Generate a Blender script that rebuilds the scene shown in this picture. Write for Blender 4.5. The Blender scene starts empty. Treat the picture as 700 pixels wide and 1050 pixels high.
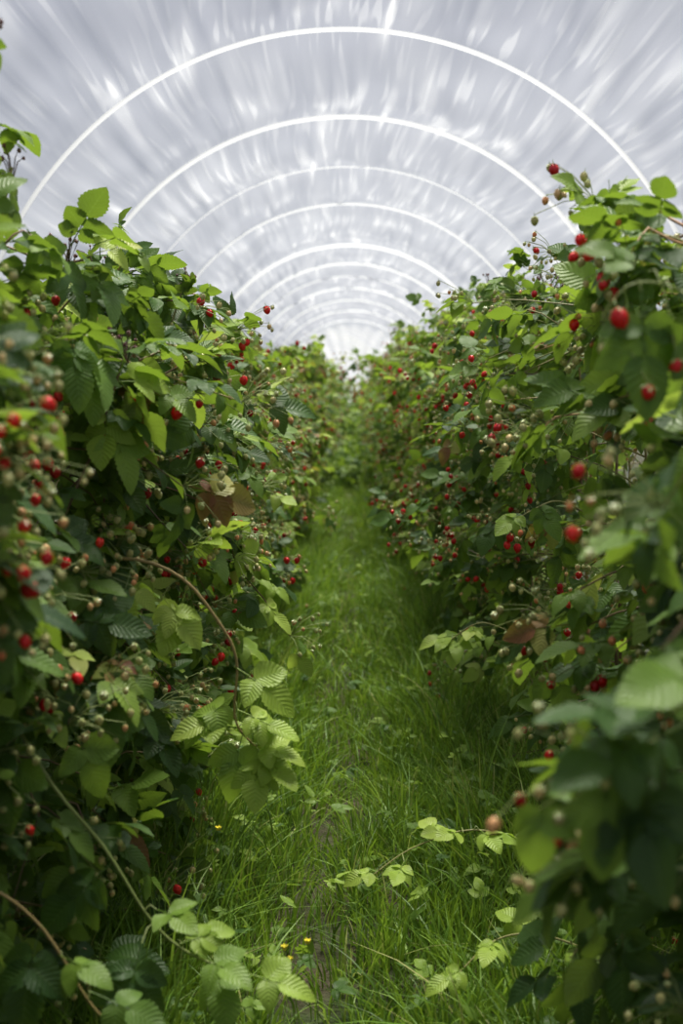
import bpy, math
import numpy as np
rng = np.random.default_rng(7)
scene = bpy.context.scene
coll = scene.collection
ZC, RT, XT = 1.31, 1.6, -0.04      # tunnel arch centre height, radius, axis x
YEND = 31.0

# ------------------------------------------------------------------ helpers
def empty(name):
    o = bpy.data.objects.new(name, None); coll.objects.link(o); return o

class MB:
    def __init__(s): s.V=[]; s.F=[]; s.A=[]; s.n=0
    def add(s, v, f, a):
        v=np.asarray(v,dtype=np.float32).reshape(-1,3)
        s.V.append(v); s.F.append(np.asarray(f,dtype=np.int64).reshape(-1,4)+s.n)
        s.A.append(np.asarray(a,dtype=np.float32).reshape(-1,3)); s.n+=len(v)
    def build(s, name, mat, parent=None, smooth=True):
        V=np.concatenate(s.V); F=np.concatenate(s.F).astype(np.int32); A=np.concatenate(s.A)
        me=bpy.data.meshes.new(name)
        me.vertices.add(len(V)); me.vertices.foreach_set('co',V.ravel())
        me.loops.add(len(F)*4); me.loops.foreach_set('vertex_index',F.ravel())
        me.polygons.add(len(F)); me.polygons.foreach_set('loop_start',np.arange(0,len(F)*4,4,dtype=np.int32))
        try: me.polygons.foreach_set('loop_total',np.full(len(F),4,dtype=np.int32))
        except Exception: pass
        me.update(calc_edges=True)
        me.polygons.foreach_set('use_smooth',np.full(len(F),smooth,dtype=bool))
        at=me.attributes.new('luv','FLOAT_VECTOR','POINT'); at.data.foreach_set('vector',A.ravel())
        me.materials.append(mat)
        o=bpy.data.objects.new(name,me); coll.objects.link(o)
        if parent: o.parent=parent
        return o

def norm(a): return a/np.maximum(np.linalg.norm(a,axis=-1,keepdims=True),1e-9)

def tubes(mb, P, R, S=5, rand=None):
    P=np.asarray(P,dtype=float); N,K,_=P.shape
    R=np.broadcast_to(np.asarray(R,dtype=float),(N,K))
    T=norm(np.gradient(P,axis=1))
    ref=np.where(np.abs(T[...,2:3])>.9,np.array([1.,0,0]),np.array([0,0,1.]))
    B=norm(np.cross(T,ref)); C=np.cross(T,B)
    a=np.arange(S)/S*2*np.pi
    V=P[:,:,None]+R[:,:,None,None]*(np.cos(a)[None,None,:,None]*B[:,:,None]+np.sin(a)[None,None,:,None]*C[:,:,None])
    base=(np.arange(N)*K*S)[:,None,None]; k=(np.arange(K-1)*S)[None,:,None]; i=np.arange(S)[None,None,:]; j=(i+1)%S
    F=np.stack([base+k+i,base+k+j,base+k+S+j,base+k+S+i],-1)
    if rand is None: rand=rng.random(N)
    A=np.zeros((N,K,S,3)); A[...,2]=np.asarray(rand)[:,None,None]; A[...,1]=-1
    mb.add(V,F,A)

def grid_faces(nr,nc):
    i=np.arange(nr)[:,None]*(nc+1); j=np.arange(nc)[None]
    return np.stack([i+j,i+j+1,i+j+nc+2,i+j+nc+1],-1).reshape(-1,4)

def leaflet(nr,nc,W,droop,fold,wob,tw):
    t=np.linspace(0,1,nr+1)[:,None]; u=np.linspace(-1,1,nc+1)[None]
    w=W*np.sin(np.pi*np.clip(t,0.004,1)**0.68)**0.78
    ser=np.where((np.arange(nr+1)%2==0),1.07,0.94)[:,None] if nr>8 else 1.0
    e=np.where(np.abs(u)>.99,ser,1.0)
    x=u*w*e
    y=t-0.06*np.abs(u)**2*(1-t)+0*u
    z=np.abs(u)*w*fold-droop*t**2+wob*np.sin(t*19-np.abs(u)*5)*np.abs(u)+tw*u*w*np.sin(t*3)
    V=np.stack([x,y,z],-1).reshape(-1,3)
    A=np.stack([u+0*t,t+0*u,0*(u+t)],-1).reshape(-1,3)
    return V,grid_faces(nr,nc),A

def rotz(v,a):
    c,s=math.cos(a),math.sin(a); return v@np.array([[c,s,0],[-s,c,0],[0,0,1]])
def rotx(v,a):
    c,s=math.cos(a),math.sin(a); return v@np.array([[1,0,0],[0,c,s],[0,-s,c]])

def compound(r,lod,five):
    nr,nc={0:(18,4),1:(6,2),2:(3,2)}[lod]
    V=[];F=[];A=[];n=0
    pl=r.uniform(.5,.8)
    spec=[(pl+.28,0,1.0)]+[(pl,sg*r.uniform(.95,1.2),r.uniform(.72,.86)) for sg in(1,-1)]
    if five: spec+=[(pl-.22,sg*r.uniform(1.3,1.6),r.uniform(.55,.68)) for sg in(1,-1)]
    for y0,ang,sc in spec:
        v,f,a=leaflet(nr,nc,r.uniform(.34,.44),r.uniform(.08,.5),r.uniform(.05,.35),.010,r.uniform(-.4,.4))
        v=v*sc; v[:,1]+=.05
        v=rotx(v,r.uniform(-.5,.15)); v=rotz(v,-ang+r.uniform(-.12,.12)); v[:,1]+=y0; v[:,2]-=.06*y0
        a=a.copy(); a[:,2]=r.uniform(-.06,.06)
        V.append(v);F.append(f+n);A.append(a);n+=len(v)
    if lod<2:
        mb=MB(); tubes(mb,np.array([[[0,0,0],[0,pl*.5,.0],[0,pl,-.05*pl],[0,pl+.33,-.06*pl]]]),[.022,.018,.015,.01],3)
        v=mb.V[0];a=mb.A[0].copy();a[:,2]=0
        V.append(v);F.append(mb.F[0]+n);A.append(a)
    return np.concatenate(V),np.concatenate(F),np.concatenate(A)

tr=np.random.default_rng(3)
TPL={l:[compound(tr,l,i%3==0) for i in range(9)] for l in (0,1,2)}

def place(mb,tpl,pos,D,Nn,scale,rand):
    """instances of a template: D = along +Y, Nn = approx +Z"""
    if len(pos)==0: return
    Y=norm(D); X=norm(np.cross(Y,Nn)); Z=np.cross(X,Y)
    v,f,a=tpl; M=len(pos)
    R=np.stack([X,Y,Z],1)            # rows = axes
    V=np.einsum('vk,mkj->mvj',v,R)*scale[:,None,None]+pos[:,None]
    F=f[None]+(np.arange(M)*len(v))[:,None,None]
    A=np.repeat(a[None],M,0); A[...,2]+=rand[:,None]
    mb.add(V,F,A)

def place_leaves(mb,pos,D,Nn,scale,rand,lod):
    pos=np.asarray(pos,float);D=np.asarray(D,float);Nn=np.asarray(Nn,float)
    k=rng.integers(0,9,len(pos))
    for l in (0,1,2):
        for t in range(9):
            m=(lod==l)&(k==t)
            place(mb,TPL[l][t],pos[m],D[m],Nn[m],scale[m],rand[m])

# berry: hanging ovoid covered with drupelets, calyx on top; attr u=part, v, rand
def berry(nu,nv,bump):
    th=np.linspace(0.001,np.pi-.001,nv+1)[:,None]; ph=(np.arange(nu)/nu*2*np.pi)[None]
    n=np.stack([np.sin(th)*np.cos(ph),np.sin(th)*np.sin(ph),np.cos(th)+0*ph],-1)
    i=np.arange(46)+.5; g=np.arccos(1-2*i/46); q=np.pi*(1+5**.5)*i
    c=np.stack([np.sin(g)*np.cos(q),np.sin(g)*np.sin(q),np.cos(g)],-1)
    d=np.max(n@c.T,-1); h=np.sqrt(np.clip(1-((1-d)/.042),0,1)) if bump else 0*d+.6
    r=.42+.14*h
    P=n*r[...,None]; P[...,2]*=1.22; tap=1-.30*np.clip(-P[...,2],0,1); P[...,:2]*=tap[...,None]
    P[...,2]-=.55
    V=P.reshape(-1,3); F=[]
    for a in range(nv):
        for b in range(nu):
            F.append([a*nu+b,(a+1)*nu+b,(a+1)*nu+(b+1)%nu,a*nu+(b+1)%nu])
    A=np.zeros((len(V),3)); A[:,1]=h.reshape(-1)
    Fs=np.array(F); Vs=[V]; As=[A]; FF=[Fs]; nn=len(V)
    for k in range(5):
        a=k/5*2*np.pi; ca,sa=math.cos(a),math.sin(a)
        pts=np.array([[0,-.1,.02],[0,.1,.02],[.32,.13,.03],[.32,-.13,.03],[.72,.02,-.12],[.72,-.02,-.12]])
        R=np.array([[ca,sa,0],[-sa,ca,0],[0,0,1]])
        Vs.append(pts@R); FF.append(np.array([[0,3,2,1],[3,5,4,2]])+nn); nn+=6
        z=np.zeros((6,3)); z[:,0]=1; As.append(z)
    mb=MB(); tubes(mb,np.array([[[0,0,0],[0,.06,.3],[0,.12,.6]]]),[.05,.045,.04],3)
    Vs.append(mb.V[0]);FF.append(mb.F[0]+nn); z=np.zeros((len(mb.V[0]),3)); z[:,0]=1; As.append(z)
    return np.concatenate(Vs),np.concatenate(FF),np.concatenate(As)
BER={0:berry(26,18,True),1:berry(9,7,False),2:berry(6,4,False)}
def place_berries(mb,pos,scale,rand,lod):
    pos=np.asarray(pos,float); M=len(pos)
    up=norm(np.array([0,0,1.])+rng.normal(0,.35,(M,3)))
    D=norm(np.cross(up,rng.normal(0,1,(M,3))))
    for l in (0,1,2):
        m=lod==l
        place(mb,BER[l],pos[m],D[m],up[m],scale[m],rand[m])

# ------------------------------------------------------------------ materials
def newmat(name):
    m=bpy.data.materials.new(name); m.use_nodes=True; nt=m.node_tree; nt.nodes.clear()
    out=nt.nodes.new('ShaderNodeOutputMaterial'); return m,nt,out
def N(nt,t,**k):
    n=nt.nodes.new(t)
    for a,b in k.items(): setattr(n,a,b)
    return n
def math_(nt,op,a,b=None,c=None):
    n=N(nt,'ShaderNodeMath',operation=op)
    for i,x in enumerate((a,b,c)):
        if x is None: continue
        if isinstance(x,(int,float)): n.inputs[i].default_value=x
        else: nt.links.new(x,n.inputs[i])
    return n.outputs[0]
def ramp(nt,fac,stops,interp='LINEAR'):
    n=N(nt,'ShaderNodeValToRGB'); n.color_ramp.interpolation=interp
    e=n.color_ramp.elements
    while len(e)<len(stops): e.new(.5)
    for el,(p,c) in zip(e,stops): el.position=p; el.color=(*c,1) if len(c)==3 else c
    nt.links.new(fac,n.inputs[0]); return n.outputs[0]
def mixc(nt,f,a,b,bt='MIX'):
    n=N(nt,'ShaderNodeMix',data_type='RGBA',blend_type=bt)
    for s,x in((n.inputs[0],f),(n.inputs[6],a),(n.inputs[7],b)):
        if isinstance(x,(int,float)): s.default_value=x
        elif isinstance(x,tuple): s.default_value=(*x,1)
        else: nt.links.new(x,s)
    return n.outputs[2]
def attr(nt):
    a=N(nt,'ShaderNodeAttribute',attribute_name='luv'); s=N(nt,'ShaderNodeSeparateXYZ')
    nt.links.new(a.outputs['Vector'],s.inputs[0]); return a.outputs['Vector'],s.outputs

def leaf_material(name,stops,trans=.40,veins=True,rough=.45):
    m,nt,out=newmat(name); vec,(u,v,r)=attr(nt)
    col=ramp(nt,r,stops)
    noi=N(nt,'ShaderNodeTexNoise'); noi.inputs['Scale'].default_value=25
    geo=N(nt,'ShaderNodeNewGeometry'); nt.links.new(geo.outputs['Position'],noi.inputs['Vector'])
    col=mixc(nt,math_(nt,'MULTIPLY',noi.outputs[0],.5),col,mixc(nt,1.0,col,(.62,.72,.6),'MULTIPLY'))
    p=N(nt,'ShaderNodeBsdfPrincipled'); p.inputs['Roughness'].default_value=rough
    p.inputs['Specular IOR Level'].default_value=.4
    if veins:
        a=math_(nt,'ABSOLUTE',u)
        s=math_(nt,'SUBTRACT',math_(nt,'MULTIPLY',v,8.),math_(nt,'MULTIPLY',a,2.4))
        fr=math_(nt,'ABSOLUTE',math_(nt,'SUBTRACT',math_(nt,'FRACT',math_(nt,'ADD',s,4.)),.5))
        line=math_(nt,'GREATER_THAN',fr,.44)
        mid=math_(nt,'LESS_THAN',a,.05)
        vm=math_(nt,'MAXIMUM',math_(nt,'MULTIPLY',line,.6),mid)
        col=mixc(nt,math_(nt,'MULTIPLY',vm,.3),col,mixc(nt,.5,col,(.30,.42,.14)))
        b=N(nt,'ShaderNodeBump'); b.inputs['Strength'].default_value=.35; b.inputs['Distance'].default_value=.003
        nt.links.new(math_(nt,'SUBTRACT',1,math_(nt,'MULTIPLY',fr,2)),b.inputs['Height'])
        nt.links.new(b.outputs[0],p.inputs['Normal'])
        col2=mixc(nt,math_(nt,'MULTIPLY',geo.outputs['Backfacing'],.5),col,mixc(nt,.5,col,(.38,.46,.24)))
    else: col2=col
    nt.links.new(col2,p.inputs['Base Color'])
    t=N(nt,'ShaderNodeBsdfTranslucent')
    nt.links.new(mixc(nt,.45,col,(.46,.64,.04)),t.inputs[0])
    mx=N(nt,'ShaderNodeMixShader'); mx.inputs[0].default_value=trans
    nt.links.new(p.outputs[0],mx.inputs[1]); nt.links.new(t.outputs[0],mx.inputs[2])
    nt.links.new(mx.outputs[0],out.inputs[0]); return m

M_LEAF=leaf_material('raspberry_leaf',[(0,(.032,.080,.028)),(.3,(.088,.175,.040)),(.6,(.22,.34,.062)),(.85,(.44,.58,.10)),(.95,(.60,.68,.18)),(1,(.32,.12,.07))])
M_GRASS=leaf_material('grass_blade',[(0,(.075,.14,.026)),(.5,(.18,.325,.048)),(.9,(.34,.49,.10)),(1,(.5,.48,.2))],.36,False,.5)

m,nt,out=newmat('raspberry_fruit'); vec,(u,v,r)=attr(nt)
c=ramp(nt,r,[(0,(.45,.006,.012)),(.22,(.85,.014,.016)),(.30,(.90,.05,.03)),(.38,(.85,.34,.15)),(.46,(.74,.56,.27)),(.65,(.58,.58,.24)),(.9,(.44,.40,.18)),(1,(.20,.06,.08))])
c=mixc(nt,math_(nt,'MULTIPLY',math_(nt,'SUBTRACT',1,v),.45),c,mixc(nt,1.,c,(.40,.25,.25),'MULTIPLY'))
c=mixc(nt,u,c,mixc(nt,math_(nt,'GREATER_THAN',r,.96),(.30,.38,.14),(.20,.07,.08)))
p=N(nt,'ShaderNodeBsdfPrincipled'); p.inputs['Roughness'].default_value=.35
nt.links.new(c,p.inputs['Base Color']); nt.links.new(p.outputs[0],out.inputs[0]); M_BERRY=m

m,nt,out=newmat('raspberry_cane'); vec,(u,v,r)=attr(nt)
c=ramp(nt,r,[(0,(.10,.06,.035)),(.5,(.26,.17,.10)),(.8,(.25,.30,.10)),(1,(.50,.25,.14))])
p=N(nt,'ShaderNodeBsdfPrincipled'); p.inputs['Roughness'].default_value=.55
nt.links.new(c,p.inputs['Base Color']); nt.links.new(p.outputs[0],out.inputs[0]); M_CANE=m

# polythene film
def film(name,ta,tb,ca,cb,m0,m1_):
    m,nt,out=newmat(name); vec,(u,v,r)=attr(nt)   # u arc metres, v y metres
    wn=N(nt,'ShaderNodeTexNoise'); wn.inputs['Scale'].default_value=.5; wn.inputs['Detail'].default_value=0; nt.links.new(vec,wn.inputs['Vector'])
    wc=math_(nt,'SUBTRACT',wn.outputs[0],.5)
    def streak(su,sv,seed,lo,hi,dist,slant,det=1.0):
        cx=N(nt,'ShaderNodeCombineXYZ')
        uu=math_(nt,'ADD',math_(nt,'ADD',u,math_(nt,'MULTIPLY',wc,dist)),math_(nt,'MULTIPLY',v,slant))
        nt.links.new(math_(nt,'MULTIPLY',uu,su),cx.inputs[0])
        nt.links.new(math_(nt,'MULTIPLY',v,sv),cx.inputs[1]); cx.inputs[2].default_value=seed
        n=N(nt,'ShaderNodeTexNoise'); n.inputs['Scale'].default_value=1; n.inputs['Detail'].default_value=det; n.inputs['Roughness'].default_value=.5
        nt.links.new(cx.outputs[0],n.inputs['Vector'])
        mr=N(nt,'ShaderNodeMapRange'); mr.interpolation_type='SMOOTHSTEP'; mr.inputs[1].default_value=lo; mr.inputs[2].default_value=hi
        nt.links.new(n.outputs[0],mr.inputs[0]); return mr.outputs[0],n.outputs[0]
    s1,h1=streak(10,.6,3.,.52,.72,.14,.02)      # broad creases along the tunnel, bump plus painted shading
    s2,h2=streak(36,1.3,9.,.55,.70,.14,.02,0)   # fine crinkles, same grain, likewise brightened by colour
    s3,h3=streak(1.6,1.1,5.,.3,.7,.2,0)         # cloudy patches
    s4,h4=streak(4,.5,15.,.40,.78,.1,.01)
    pm=N(nt,'ShaderNodeMapRange'); pm.inputs[1].default_value=.40; pm.inputs[2].default_value=.60; nt.links.new(h3,pm.inputs[0])
    st=math_(nt,'ADD',math_(nt,'MULTIPLY',s1,.55),math_(nt,'MULTIPLY',s2,.38))  # wrinkle shading painted in: streaks lighten the film's colour and mix
    st=math_(nt,'MULTIPLY',st,math_(nt,'ADD',.35,math_(nt,'MULTIPLY',pm.outputs[0],.65)))
    st=math_(nt,'MINIMUM',math_(nt,'ADD',st,math_(nt,'MULTIPLY',s4,.25)),1)
    tp=N(nt,'ShaderNodeBsdfTransparent'); nt.links.new(mixc(nt,s3,ta,tb),tp.inputs[0])
    tl=N(nt,'ShaderNodeBsdfTranslucent'); nt.links.new(mixc(nt,st,ca,cb),tl.inputs[0])
    gl=N(nt,'ShaderNodeBsdfPrincipled'); gl.inputs['Base Color'].default_value=(.6,.61,.64,1); gl.inputs['Roughness'].default_value=.7
    b=N(nt,'ShaderNodeBump'); b.inputs['Strength'].default_value=.3; b.inputs['Distance'].default_value=.02
    nt.links.new(math_(nt,'ADD',h1,math_(nt,'MULTIPLY',h2,.4)),b.inputs['Height'])
    for q in (tl,gl): nt.links.new(b.outputs[0],q.inputs['Normal'])
    m1=N(nt,'ShaderNodeMixShader'); nt.links.new(math_(nt,'ADD',m0,math_(nt,'MULTIPLY',st,m1_)),m1.inputs[0])
    nt.links.new(tp.outputs[0],m1.inputs[1]); nt.links.new(tl.outputs[0],m1.inputs[2])
    m2=N(nt,'ShaderNodeMixShader'); m2.inputs[0].default_value=.05
    nt.links.new(m1.outputs[0],m2.inputs[1]); nt.links.new(gl.outputs[0],m2.inputs[2])
    nt.links.new(m2.outputs[0],out.inputs[0]); return m
M_FILM=film('polythene_film',(.60,.63,.69),(.74,.765,.82),(.23,.24,.275),(.50,.52,.56),.26,.20)
M_GABLE=film('end_glow_polythene',(.86,.89,.95),(.92,.95,.98),(.6,.6,.62),(.8,.8,.8),.25,.15)  # lighter copy of the film, brightened for the hazy glow at the end

m,nt,out=newmat('white_hoop_band')  # translucent stand-in for the hoops, made to shine brighter than the film
tl=N(nt,'ShaderNodeBsdfTranslucent'); tl.inputs[0].default_value=(.36,.38,.43,1)
df=N(nt,'ShaderNodeBsdfDiffuse'); df.inputs[0].default_value=(.85,.86,.9,1)
mx=N(nt,'ShaderNodeMixShader'); mx.inputs[0].default_value=.25
nt.links.new(tl.outputs[0],mx.inputs[1]); nt.links.new(df.outputs[0],mx.inputs[2]); nt.links.new(mx.outputs[0],out.inputs[0]); M_HOOP=m

m,nt,out=newmat('galvanised_steel')
p=N(nt,'ShaderNodeBsdfPrincipled'); p.inputs['Base Color'].default_value=(.45,.46,.48,1); p.inputs['Metallic'].default_value=.7; p.inputs['Roughness'].default_value=.5
nt.links.new(p.outputs[0],out.inputs[0]); M_STEEL=m

m,nt,out=newmat('soil'); 
geo=N(nt,'ShaderNodeNewGeometry'); n1=N(nt,'ShaderNodeTexNoise'); n1.inputs['Scale'].default_value=3; n1.inputs['Detail'].default_value=8
n2=N(nt,'ShaderNodeTexNoise'); n2.inputs['Scale'].default_value=40; n2.inputs['Detail'].default_value=5
for q in(n1,n2): nt.links.new(geo.outputs['Position'],q.inputs['Vector'])
c=ramp(nt,n1.outputs[0],[(.35,(.11,.08,.055)),(.55,(.07,.08,.03)),(.7,(.04,.09,.02))])
c=mixc(nt,n2.outputs[0],c,mixc(nt,1.,c,(.5,.5,.5),'MULTIPLY'))
p=N(nt,'ShaderNodeBsdfPrincipled'); p.inputs['Roughness'].default_value=.95
b=N(nt,'ShaderNodeBump'); b.inputs['Distance'].default_value=.03; nt.links.new(n2.outputs[0],b.inputs['Height']); nt.links.new(b.outputs[0],p.inputs['Normal'])
nt.links.new(c,p.inputs['Base Color']); nt.links.new(p.outputs[0],out.inputs[0]); M_SOIL=m

m,nt,out=newmat('buttercup_petal')
p=N(nt,'ShaderNodeBsdfPrincipled'); p.inputs['Base Color'].default_value=(.95,.85,.14,1); p.inputs['Roughness'].default_value=.3
nt.links.new(p.outputs[0],out.inputs[0]); M_PETAL=m

# ------------------------------------------------------------------ ground
gx=np.concatenate([[-30,-12,-5],np.linspace(-2.2,2.2,45),[5,12,30]]); gy=np.concatenate([[-20,-8],np.linspace(-3,33,160),[45,70]])
GX,GY=np.meshgrid(gx,gy)
def gz(x,y):
    inside=(np.abs(x)<2.3)
    return np.where(inside,.012*np.sin(x*9+y*2.1)+.012*np.sin(y*3.7-x*4)-.02*np.exp(-(x/.18)**2)+.03*np.exp(-((np.abs(x)-.95)/.3)**2),0)
mb=MB(); mb.add(np.stack([GX,GY,gz(GX,GY)],-1),grid_faces(len(gy)-1,len(gx)-1),np.zeros((GX.size,3)))
mb.build('ground',M_SOIL)

# ------------------------------------------------------------------ polytunnel
tun=empty('polytunnel')
hoops=[(-3.4,.03),(-1.5,.03),(.4,.03),(2.3,.03),(4.2,.03),(6.1,.034),(8.0,.044),(9.8,.015),(11.7,.032),(15.0,.18),(17.1,.07),(19.1,.03),(21.2,.10),(24,.05),(27.2,.12),(YEND,.1)]
zl=np.linspace(0,ZC,14)[:-1]; th=np.linspace(0,np.pi,560)
px=np.concatenate([np.full(13,-RT),-RT*np.cos(th),np.full(13,RT)])
pz=np.concatenate([zl,ZC+RT*np.sin(th),zl[::-1]])
nx=np.concatenate([np.full(13,-1),-np.cos(th),np.full(13,1)]); nz=np.concatenate([np.zeros(13),np.sin(th),np.zeros(13)])
arc=np.concatenate([[0],np.cumsum(np.hypot(np.diff(px),np.diff(pz)))])
ph=rng.uniform(0,6.28,(30,3)); kk=rng.uniform(8,75,30)
mb=MB()
for (ya,wa),(yb,wb) in zip(hoops[:-1],hoops[1:]):
    f=np.linspace(0,1,15)[:,None]; y=(ya+wa/2)+f*((yb-wb/2)-(ya+wa/2))
    w=sum(np.sin(arc[None]*k+p[0]+y*1.3*np.sin(p[1]))*np.clip(np.sin(arc[None]*1.7+p[2]+y*.7),0,1)/k for k,p in zip(kk,ph))
    d=-.055*np.sin(np.pi*f)+w*.15*np.sin(np.pi*f)**.5
    X=XT+px+d*nx; Z=np.maximum(pz+d*nz,0.0); Y=y+0*X
    A=np.stack([arc[None]+0*y,Y,0*Y],-1)
    mb.add(np.stack([X,Y,Z],-1),grid_faces(14,len(px)-1),A)
mb.build('cover_film',M_FILM,tun)
mb=MB()
rr=np.linspace(0.001,1,10)[:,None]
mb.add(np.stack([XT+px*rr,YEND+.02*np.sin(px*20)*rr,np.where(pz>ZC,ZC+(pz-ZC)*rr,pz+0*rr)*1.0],-1),grid_faces(9,len(px)-1),np.stack([arc[None]*rr,YEND+rr*2+0*arc,0*rr*arc],-1))
mb.build('end_gable_film',M_GABLE,tun)
mb=MB()
for y,w in hoops:                       # hoops drawn as open half-round bands, single-layered to let light through
    a=np.linspace(0,np.pi,7)[:,None]
    d=-.45*min(w,.05)*np.sin(a); yy=y-np.cos(a)*w/2
    mb.add(np.stack([XT+px+d*nx,yy+0*px,np.maximum(pz+d*nz,0)],-1),grid_faces(6,len(px)-1),np.zeros((7*len(px),3)))
mb.build('hoop_bands',M_HOOP,tun)
mb=MB()
for s in(-1,1): tubes(mb,np.array([[[XT+s*(RT-.02),y,.45] for y in np.linspace(-3.4,YEND,60)]]),.018,8)
mb.build('side_rails',M_STEEL,tun,True)

# ------------------------------------------------------------------ raspberry rows
def xin(y,z,s):
    """distance of hedge face from the path axis"""
    b=.53+.10*np.sin(y*1.7+s*2)+.08*np.sin(z*5+y*3.1+s)+.07*np.sin(y*5.3-z*4)
    b=b+.13*np.clip((.45-z)/.4,0,1)+.30*np.clip((z-1.55)/.5,0,1)**1.5
    b=b-.06*np.clip((y-4.5)/2,0,1)-.30*np.clip((y-9)/10,0,1)
    return b
def make_row(s):
    root=empty('raspberry_row')
    ML,MC,MBr=MB(),MB(),MB()
    per=7.5; y0,y1=.2,30.6; nC=int((y1-y0)*per)
    by=rng.uniform(y0,y1,nC); bx=s*rng.normal(.98,.13,nC)
    H=(1.64 if s<0 else 1.84)+np.clip(rng.normal(0,.10,nC),-.2,.16)+.07*np.sin(by*2.3+s)+(.14 if s<0 else .06)*np.clip((by-9)/10,0,1)
    if s>0: H=np.where(by<5.5,np.minimum(H,1.84),H)
    lean=-s*rng.normal(.10,.16,nC); ly=rng.normal(0,.15,nC)
    if s<0:                                    # a few tall canes leaning in at the near end
        for k,(x,y,h,l) in enumerate([(-.72,2.25,2.06,.12),(-.78,2.4,1.96,.12),(-.71,2.15,1.95,.1),(-.82,2.7,1.88,.16),(-.74,2.05,2.0,.12)]):
            bx[k],by[k],H[k],lean[k],ly[k]=x,y,h,l,.05
    else:
        for k,(x,y,h,l) in enumerate([(.72,2.5,1.76,-.12),(.76,2.7,1.78,-.12),(.74,2.2,1.70,-.1)]):
            bx[k],by[k],H[k],lean[k],ly[k]=x,y,h,l,.05
    t=np.linspace(0,1,9)
    P=np.stack([bx[:,None]+lean[:,None]*t**2+rng.normal(0,.012,(nC,9)),by[:,None]+ly[:,None]*t**2+rng.normal(0,.012,(nC,9)),H[:,None]*(t-.03*t**3)],-1)
    tubes(MC,P,np.broadcast_to((.0075-.005*t)[None],(nC,9)),6)
    # laterals
    nL=15; ci=np.repeat(np.arange(nC),nL); tt=rng.uniform(.08,1.0,len(ci))**.9
    idx=np.clip((tt*8).astype(int),0,7); fr=tt*8-idx
    S=P[ci,idx]*(1-fr[:,None])+P[ci,idx+1]*fr[:,None]
    M=len(S)
    az=rng.normal(0,1.0,M); out=rng.random(M)<.2
    dx=np.where(out,s,-s)*np.cos(az); dy=np.sin(az)
    elev=rng.normal(.35,.35,M)+.3*np.clip(tt-.8,0,1)*4*.5
    D=norm(np.stack([dx,dy,elev],-1))
    L=rng.uniform(.26,.64,M)
    L=np.where(tt>.9,L*.6,L)
    q=np.linspace(0,1,6)
    dr=rng.uniform(.15,.6,M)
    LP=S[:,None]+D[:,None]*(L[:,None]*q)[...,None]; LP[...,2]-=(dr*L)[:,None]*q**2
    LP+=rng.normal(0,.006,LP.shape)
    # keep inside hedge envelope (loosely, some branches spill into the path)
    lim=xin(LP[...,1],LP[...,2],s); ax=LP[...,0]*s
    loose=np.where(rng.random(M)<.30,.8,.2)[:,None]
    loose=np.where(LP[...,1]<2.6,.1,loose)
    LP[...,0]=s*np.where(ax<lim,lim+(ax-lim)*loose,ax)
    LP[...,0]=s*np.minimum(LP[...,0]*s,1.42)
    LP[...,2]=np.maximum(LP[...,2],.10)
    near=LP[:,0,1]<15
    tubes(MC,LP[near],np.broadcast_to((.003-.0017*q)[None],(near.sum(),6)),4)
    # leaves on laterals + canes
    pos=[];dd=[];
    for k in range(1,6):
        for rep in range(2 if k>3 else 1):
            pos.append(LP[:,k]+rng.normal(0,.012,(M,3))); 
            dd.append(norm(LP[:,k]-LP[:,k-1])+rng.normal(0,.75,(M,3))+np.array([-s*.35,0,-.15]))
    c2=rng.integers(0,nC,nC*14); t2=np.where(rng.random(nC*14)<.5,rng.uniform(.85,1,len(c2)),rng.uniform(.1,1,len(c2))); i2=np.clip((t2*8).astype(int),0,7)
    pos.append(P[c2,i2]+(P[c2,i2+1]-P[c2,i2])*(t2*8-i2)[:,None]); dd.append(rng.normal(0,.8,(len(c2),3))+np.array([-s*.4,0,.1]))
    pos=np.concatenate(pos); dd=norm(np.concatenate(dd))
    dd[:,2]=np.clip(dd[:,2],-.75,.5)
    Nn=norm(np.array([-s*.45,-.15,1.])+rng.normal(0,.45,dd.shape))
    inn=pos[:,0]*s
    sc=rng.uniform(.042,.088,len(pos)); sc=np.where(pos[:,2]>1.75,sc*.72,sc)
    keep=((inn<1.15)|(rng.random(len(pos))<.5))
    keep&=~((pos[:,1]>14)&(rng.random(len(pos))<.35))
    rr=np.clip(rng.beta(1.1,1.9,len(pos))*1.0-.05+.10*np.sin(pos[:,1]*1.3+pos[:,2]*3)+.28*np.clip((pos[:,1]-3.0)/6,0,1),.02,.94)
    rr=np.where(rng.random(len(pos))<.006,1.0,rr)
    y=pos[:,1]; lod=np.where((y<7.5)&(y>1.2)&(inn<.85),0,np.where(y<13,1,2))
    sc=np.where(lod==2,sc*1.15,sc)
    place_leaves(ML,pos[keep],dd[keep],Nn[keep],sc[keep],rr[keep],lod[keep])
    # fruit trusses: every berry hangs on its own stalk from the tip of a lateral
    hz=LP[:,-1,2]; top=1.62 if s<0 else 1.80
    sel=np.where((rng.random(M)<np.where(hz>top,.12,np.where(hz>.6,.97,.35)))&(LP[:,-1,0]*s<.95))[0]
    sel=sel[(LP[sel,-1,1]>3.2)|(rng.random(len(sel))<.75)]
    e=LP[sel,-1]; n=12
    E=np.repeat(e,n,0)
    bp=E+np.clip(rng.normal(0,1,(len(e)*n,3)),-1.7,1.7)*np.array([.028,.042,.040])+np.array([-s*.06,0,0])
    ripe=np.repeat(rng.random(len(e)),n)
    rb=rng.random(len(bp)); isr=rb<.035+.27*(ripe>.68)
    rand=np.where(isr,rng.uniform(.0,.31,len(bp)),.36+.56*rng.beta(1.2,1.3,len(bp)))
    bs=np.where(isr,rng.uniform(.0155,.0205,len(bp)),rng.uniform(.009,.0150,len(bp)))
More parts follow.
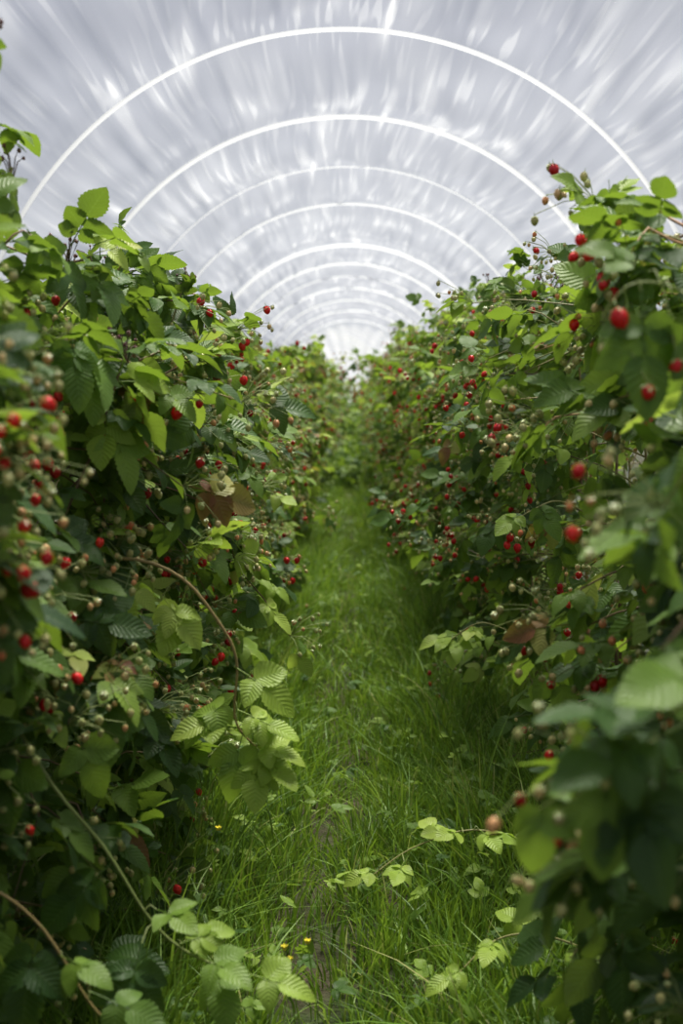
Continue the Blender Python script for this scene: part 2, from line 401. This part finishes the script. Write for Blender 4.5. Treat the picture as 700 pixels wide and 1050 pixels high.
    bs=bs*np.where(bp[:,1]<2.4,.88,1)*np.where(bp[:,1]>7,1.15,1)
    y=bp[:,1]; lod=np.where((y<6.5)&isr,0,np.where(y<3.2,0,np.where(y<12,1,2)))
    place_berries(MBr,bp,bs,rand,lod)
    nb=y<9; mid_=(E[nb]+bp[nb])/2+np.array([0,0,.012])
    tubes(MC,np.stack([E[nb],mid_,bp[nb]+np.array([0,0,.004]),bp[nb]],1),.0009,3,np.full(nb.sum(),.8))
    # flower buds on thin stalks at the cane tips
    nt_=7; T0=np.repeat(P[:,-1],nt_,0); tips=T0+rng.normal(0,.024,(nC*nt_,3))+np.array([0,0,.010])
    nr_=tips[:,1]<12
    tubes(MC,np.stack([T0[nr_]-np.array([0,0,.03]),(T0[nr_]+tips[nr_])/2,tips[nr_]],1),.0012,3,np.full(nr_.sum(),.1))
    place_berries(MBr,tips,rng.uniform(.006,.010,len(tips)),rng.uniform(.97,1,len(tips)),np.where(tips[:,1]<12,1,2))
    ML.build('leaves',M_LEAF,root); MC.build('canes',M_CANE,root); MBr.build('berries',M_BERRY,root)
make_row(-1); make_row(1)
# bush closing the far end of the path
root=empty('raspberry_bush'); ML,MC=MB(),MB(); n=110
yb=rng.uniform(19.5,30.2,n)
b=np.stack([rng.uniform(-.5,.5,n),yb,0*yb],-1); q=np.linspace(0,1,6)
hh=(.15+1.25*(yb-19.5)/10.5)*rng.uniform(.7,1.1,n); P=b[:,None]+np.stack([rng.normal(0,.15,n)[:,None]*q**2,rng.normal(0,.15,n)[:,None]*q**2,hh[:,None]*q],-1)
tubes(MC,P,.006,5); m_=8000; c_=rng.integers(0,n,m_); t_=rng.integers(1,6,m_)
pos=P[c_,t_]+rng.normal(0,.13,(m_,3)); pos[:,2]=np.maximum(pos[:,2],.06)
place_leaves(ML,pos,rng.normal(0,1,(m_,3))+np.array([0,-.6,-.2]),norm(np.array([0,-.5,1.])+rng.normal(0,.4,(m_,3))),rng.uniform(.05,.095,m_),rng.uniform(.1,.85,m_),np.full(m_,2))
MC.build('canes',M_CANE,root); ML.build('leaves',M_LEAF,root)

# ------------------------------------------------------------------ individual shoots
def smooth(pts,n=24):
    p=np.array(pts,float); t=np.linspace(0,len(p)-1,n); o=[]
    for x in t:
        i=min(int(x),len(p)-2); f=x-i
        a=p[max(i-1,0)];b=p[i];c=p[i+1];d=p[min(i+2,len(p)-1)]
        o.append(.5*((2*b)+(-a+c)*f+(2*a-5*b+4*c-d)*f*f+(-a+3*b-3*c+d)*f**3))
    return np.array(o)
def shoot(pts,rad,leaves,berries=(),cane_r=.9):
    root=empty('raspberry_shoot'); mc=MB(); P=smooth(pts)[None]
    tubes(mc,P,np.linspace(rad,rad*.45,24)[None],7,[cane_r]); ml=MB()
    def stalk(L):
        near=np.array([P[0][np.argmin(((P[0]-l)**2).sum(-1))] for l in L])
        tubes(mc,np.stack([near,(near+L)/2+np.array([0,0,.01]),L],1),.0013,4,np.full(len(L),.8))
    L=np.array([l[0] for l in leaves],float); stalk(L)
    place_leaves(ml,L,norm(np.array([l[1] for l in leaves],float)),norm(np.array([l[2] for l in leaves],float)),np.array([l[3] for l in leaves]),np.array([l[4] for l in leaves]),np.zeros(len(L),int))
    if len(berries):
        mb=MB(); b=np.array(berries,float); stalk(b[:,:3]); place_berries(mb,b[:,:3],b[:,3],b[:,4],np.zeros(len(b),int)); mb.build('berries',M_BERRY,root)
    mc.build('stem',M_CANE,root); ml.build('leaves',M_LEAF,root)
U=(0,-.5,.9)
shoot([(-.72,3.1,.98),(-.49,2.9,1.055),(-.36,2.9,1.02),(-.275,2.9,.92),(-.24,2.9,.84),(-.245,2.9,.72),(-.2,2.9,.66)],.0045,[
 ((-.42,2.9,1.03),(-.3,-.5,-.5),(.1,-.7,.8),.075,.90),((-.34,2.9,1.0),(-.2,-.4,-.7),(.2,-.8,.6),.08,.88),
 ((-.39,2.88,.98),(.5,-.4,-.5),(.2,-.7,.8),.07,.90),((-.46,2.85,1.0),(-.2,-.5,-.4),U,.07,.85),
 ((-.245,2.9,.83),(.6,-.3,-.3),(0,-.6,.8),.085,.78),((-.245,2.9,.77),(-.6,-.3,-.4),U,.075,.7),
 ((-.24,2.9,.74),(.7,-.2,-.25),U,.07,.86),((-.225,2.9,.70),(-.2,-.3,-.7),(0,-1,.4),.08,.6),
 ((-.21,2.9,.67),(.7,-.4,-.1),U,.065,.87),((-.2,2.9,.66),(.5,-.5,-.35),U,.065,.86),((-.2,2.9,.66),(0,-.6,-.6),U,.07,.85),((-.24,2.9,.72),(-.8,-.4,0),U,.07,.86)])
shoot([(-.72,2.6,.95),(-.53,2.4,.74),(-.43,2.4,.61),(-.35,2.4,.48),(-.28,2.4,.42),(-.2,2.4,.39)],.004,[
 ((-.20,2.4,.39),(.8,-.2,-.1),U,.07,.78),((-.24,2.4,.41),(.2,-.6,-.4),U,.07,.55),((-.30,2.4,.44),(.6,.4,.1),U,.06,.75),
 ((-.36,2.35,.46),(-.1,-.5,-.5),(0,-.8,.7),.085,.15),((-.42,2.4,.58),(-.5,-.2,-.4),U,.08,.2),((-.33,2.4,.44),(-.6,-.3,-.3),U,.08,.3),
 ((-.27,2.38,.43),(.5,-.5,.0),U,.065,.6),((-.34,2.4,.50),(.4,-.5,.1),U,.06,.6)],(),.8)
shoot([(-.8,2.3,.62),(-.6,2.2,.62),(-.5,2.2,.55),(-.42,2.2,.42),(-.36,2.2,.36)],.0035,[
 ((-.36,2.2,.36),(.4,-.4,-.4),U,.075,.35),((-.42,2.2,.44),(.7,-.2,-.2),U,.07,.45),((-.5,2.2,.54),(-.1,-.5,-.6),(0,-1,.5),.085,.1),((-.47,2.2,.5),(.6,-.5,0),U,.06,.6)])
shoot([(.70,1.75,1.06),(.50,1.6,1.06),(.38,1.55,1.04),(.28,1.5,1.0),(.2,1.5,.97)],.003,[
 ((.275,1.5,1.01),(-.1,-.3,-.6),(0,-.8,.6),.068,.60),((.21,1.5,.975),(-.2,-.2,-.7),(-.2,-.8,.6),.055,.5),
 ((.38,1.5,1.04),(.4,-.3,-.5),(0,-.8,.6),.065,.5),((.33,1.5,1.03),(.5,.2,.2),U,.055,.6)],
 [(.155,1.5,.94,.015,.42),(.30,1.5,.985,.014,.5),(.345,1.5,.93,.016,.25),(.31,1.52,.95,.012,.7)],.8)
shoot([(.75,2.1,1.25),(.55,2.0,1.45),(.45,1.95,1.53),(.37,1.9,1.54),(.33,1.9,1.5)],.003,[
 ((.38,1.9,1.53),(0,-.3,-.8),(.1,-1,.3),.085,.35),((.42,1.9,1.53),(.4,-.2,-.8),(0,-1,.4),.08,.25),((.45,1.9,1.5),(.2,-.5,-.6),U,.075,.4),((.4,1.95,1.56),(-.7,.1,.4),U,.055,.5)],
 [(.345,1.88,1.505,.023,.18),(.385,1.86,1.405,.019,.15),(.33,1.9,1.46,.013,.6),(.425,1.88,1.44,.021,.12)],.8)
# ripe trusses standing out on the hedge faces
shoot([(-.75,3.1,1.30),(-.6,2.95,1.42),(-.46,2.9,1.42),(-.36,2.88,1.37)],.003,[((-.5,2.9,1.43),(-.3,-.5,-.5),(0,-.8,.6),.075,.3),((-.4,2.9,1.41),(.5,-.4,-.3),U,.06,.6),((-.56,2.92,1.43),(.1,-.6,.2),U,.06,.75)],
 [(-.35,2.86,1.365,.023,.2),(-.42,2.84,1.375,.023,.15),(-.435,2.85,1.39,.019,.25),(-.31,2.88,1.38,.015,.1),(-.38,2.88,1.34,.012,.5),(-.46,2.86,1.35,.012,.6)],.85)
shoot([(-.75,2.9,.80),(-.62,2.7,.92),(-.5,2.65,.93),(-.42,2.65,.88)],.003,[((-.55,2.65,.94),(-.3,-.5,-.5),(0,-.8,.6),.07,.25),((-.45,2.65,.91),(.5,-.4,-.4),U,.06,.5)],
 [(-.45,2.62,.885,.019,.2),(-.48,2.61,.87,.02,.17),(-.42,2.63,.86,.018,.22),(-.44,2.6,.83,.019,.12),(-.52,2.62,.88,.013,.45),(-.40,2.62,.90,.012,.6)],.85)
shoot([(.75,4.3,1.0),(.6,4.1,1.08),(.5,4.0,1.06),(.44,4.0,1.02)],.003,[((.52,4.0,1.08),(.3,-.5,-.5),(0,-.8,.6),.07,.4),((.48,4.0,1.06),(-.5,-.4,-.3),U,.06,.75)],
 [(.44,3.96,1.0,.021,.2),(.46,3.97,.97,.02,.17),(.43,3.97,.975,.019,.24),(.47,3.95,1.01,.015,.36),(.5,3.96,.99,.014,.5)],.85)
shoot([(.75,3.6,.12),(.5,3.3,.30),(.3,3.3,.36),(.15,3.3,.32),(.05,3.25,.27)],.003,[
 ((.06,3.25,.28),(-.8,-.3,-.1),U,.05,.84),((.12,3.25,.30),(-.2,-.7,-.1),U,.05,.85),((.22,3.3,.34),(-.4,.4,.3),U,.055,.86),((.3,3.3,.36),(.3,-.7,0),U,.055,.8),((.4,3.3,.34),(-.3,-.6,.2),U,.055,.75),((.26,3.28,.36),(-.5,-.5,.2),U,.05,.84)],(),.85)
shoot([(.8,2.9,.05),(.55,2.9,.20),(.4,2.9,.26),(.3,2.9,.25),(.22,2.85,.2)],.003,[
 ((.23,2.85,.21),(-.7,-.4,-.2),U,.055,.8),((.3,2.9,.25),(-.3,-.8,0),U,.055,.8),((.38,2.9,.26),(-.5,.4,.4),U,.055,.84),((.46,2.9,.24),(.2,-.7,.1),U,.06,.75),((.55,2.9,.2),(-.2,-.6,.3),U,.06,.7)],(),.85)
shoot([(.8,3.0,.15),(.65,2.7,.38),(.5,2.6,.46),(.4,2.6,.45)],.003,[
 ((.4,2.6,.45),(-.8,-.3,-.1),U,.06,.7),((.46,2.6,.46),(-.3,-.8,0),U,.06,.65),((.54,2.6,.45),(.3,-.7,.1),U,.065,.6),((.6,2.65,.42),(-.4,.2,.5),U,.06,.7)],(),.85)
# young suckers leaning out of the rows along the path
def suckers(s,ys):
    for y in ys:
        z1=rng.uniform(.35,.8); x1=rng.uniform(.26,.42)
        pts=[(s*.75,y+.1,.1),(s*.6,y,z1*.8),(s*(x1+.12),y,z1),(s*x1,y-.03,z1-.05)]
        lv=[]
        for k in range(9):
            f=rng.uniform(0,1); lv.append(((s*(x1+.28*f),y,z1-.05+.04*np.sin(3*f)-.12*max(f-.5,0)),(-s*rng.uniform(-.2,1),rng.normal(-.3,.5),rng.normal(-.1,.25)),(-s*.1,-.4,1),rng.uniform(.045,.07),rng.uniform(.6,.92)))
        shoot(pts,.003,lv,(),.85)
suckers(-1,[3.7,4.3,5.0,6.3,7.6,9.2]); suckers(1,[4.4,5.0,5.8,7.0,8.5,10.5])

# ------------------------------------------------------------------ grass
def grass(mb,cx,cy,per,h,w,spread):
    n=len(cx)*per; C=np.repeat(np.stack([cx,cy],-1),per,0)
    off=rng.normal(0,1,(n,2))*spread; B=C+off
    hh=h*rng.uniform(.45,1.15,n)*np.repeat(rng.uniform(.5,1.35,len(cx)),per)
    ld=off/np.maximum(np.linalg.norm(off,axis=1,keepdims=True),1e-6)+rng.normal(0,.5,(n,2))
    amt=rng.uniform(.15,.9,n); t=np.linspace(0,1,5)
    X=B[:,0,None]+ld[:,0,None]*(amt*hh)[:,None]*t**2*.8
    Y=B[:,1,None]+ld[:,1,None]*(amt*hh)[:,None]*t**2*.8
    Z=gz(B[:,0],B[:,1])[:,None]+hh[:,None]*(t-(.45*amt)[:,None]*t**2)
    a=rng.uniform(0,np.pi,n); wd=np.stack([np.cos(a),np.sin(a),0*a],-1)
    W=(w*rng.uniform(.6,1.4,n))[:,None]*np.array([1,1.1,.9,.6,.08])[None]
    P=np.stack([X,Y,Z],-1)
    V=np.stack([P-wd[:,None]*W[...,None],P+wd[:,None]*W[...,None]],2)
    f=grid_faces(4,1)[None]+(np.arange(n)*10)[:,None,None]
    A=np.zeros((n,5,2,3)); A[...,2]=np.clip(rng.beta(2,2.4,n)+np.repeat(rng.normal(0,.2,len(cx)),per),0,1)[:,None,None]
    mb.add(V,f,A)
mb=MB()
def centres(n,y0,y1,wid):
    x=rng.uniform(-wid,wid,n); y=rng.uniform(y0,y1,n)
    k=rng.random(n)<np.clip(np.abs(x+.05-.03*np.sin(y*1.5))/.22+.15,0,1)
    return x[k],y[k]
grass(mb,*centres(2600,1.5,6.5,.95),20,.16,.0024,.035)
grass(mb,*centres(2600,6.5,13,.95),16,.18,.0032,.04)
grass(mb,*centres(3200,13,31,.9),11,.18,.0045,.05)
for sg in(-1,1):
    n=750; grass(mb,sg*rng.normal(.50,.14,n),rng.uniform(1.8,12,n),20,.29,.0027,.04)
mb.build('grass_path',M_GRASS)
# low broad weeds in the grass
mb=MB(); n=1900
x=np.where(rng.random(n)<.5,-1,1)*np.abs(rng.normal(.42,.20,n)); y=rng.uniform(2,14,n)
D=norm(np.stack([rng.normal(0,1,n),rng.normal(0,1,n),rng.uniform(.1,.7,n)],-1))
place_leaves(mb,np.stack([x,y,gz(x,y)+rng.uniform(.02,.16,n)],-1),D,norm(np.array([0,-.2,1.])+rng.normal(0,.25,(n,3))),rng.uniform(.018,.045,n),rng.uniform(.25,.8,n),np.where(y<6,0,1))
mb.build('ground_weeds',M_LEAF)
# buttercups
bc=empty('buttercup_flowers'); mp,ms=MB(),MB()
for (x,y,z) in [(-.135,2.72,.30),(-.125,2.72,.275),(-.09,2.75,.30),(-.30,3.1,.42)]:
    tubes(ms,np.array([[[x+.03,y+.02,0],[x+.02,y+.01,z*.5],[x,y,z]]]),.0012,4,[.8])
    for k in range(5):
        a=k/5*2*np.pi+x*9; v,f,A=leaflet(5,4,.42,-.25,.15,0,0); v=v*.013; v=rotx(v,.7); v=rotz(v,a); mp.add(v+np.array([x,y,z]),f,A)
mp.build('petals',M_PETAL,bc); ms.build('stems',M_GRASS,bc)

# ------------------------------------------------------------------ light
w=bpy.data.worlds.new('overcast_sky'); scene.world=w; w.use_nodes=True; nt=w.node_tree
bg=nt.nodes['Background']; tc=N(nt,'ShaderNodeTexCoord'); sp=N(nt,'ShaderNodeSeparateXYZ'); nt.links.new(tc.outputs['Generated'],sp.inputs[0])
nt.links.new(ramp(nt,sp.outputs[2],[(0,(1,1,1.)),(.10,(.97,.98,1.)),(.24,(.66,.68,.75)),(1,(.60,.625,.71))]),bg.inputs[0]); bg.inputs[1].default_value=.88
l=bpy.data.lights.new('sun','SUN'); l.energy=12; l.angle=math.radians(24); l.color=(1,.93,.77)
o=bpy.data.objects.new('sun',l); coll.objects.link(o); o.rotation_euler=(math.radians(-20),math.radians(6),0)
scene.view_settings.view_transform='Standard'; scene.view_settings.look='None'; scene.view_settings.exposure=.14; scene.view_settings.gamma=.90

# ------------------------------------------------------------------ camera
cam=bpy.data.cameras.new('camera'); co=bpy.data.objects.new('camera',cam); coll.objects.link(co)
cam.sensor_fit='VERTICAL'; cam.sensor_height=36; cam.lens=50
co.location=(0,0,1.4); co.rotation_euler=(math.radians(90-4.9),0,math.radians(.47))
cam.dof.use_dof=True; cam.dof.focus_distance=3.8; cam.dof.aperture_fstop=3.5
cam.clip_start=.05
scene.camera=co
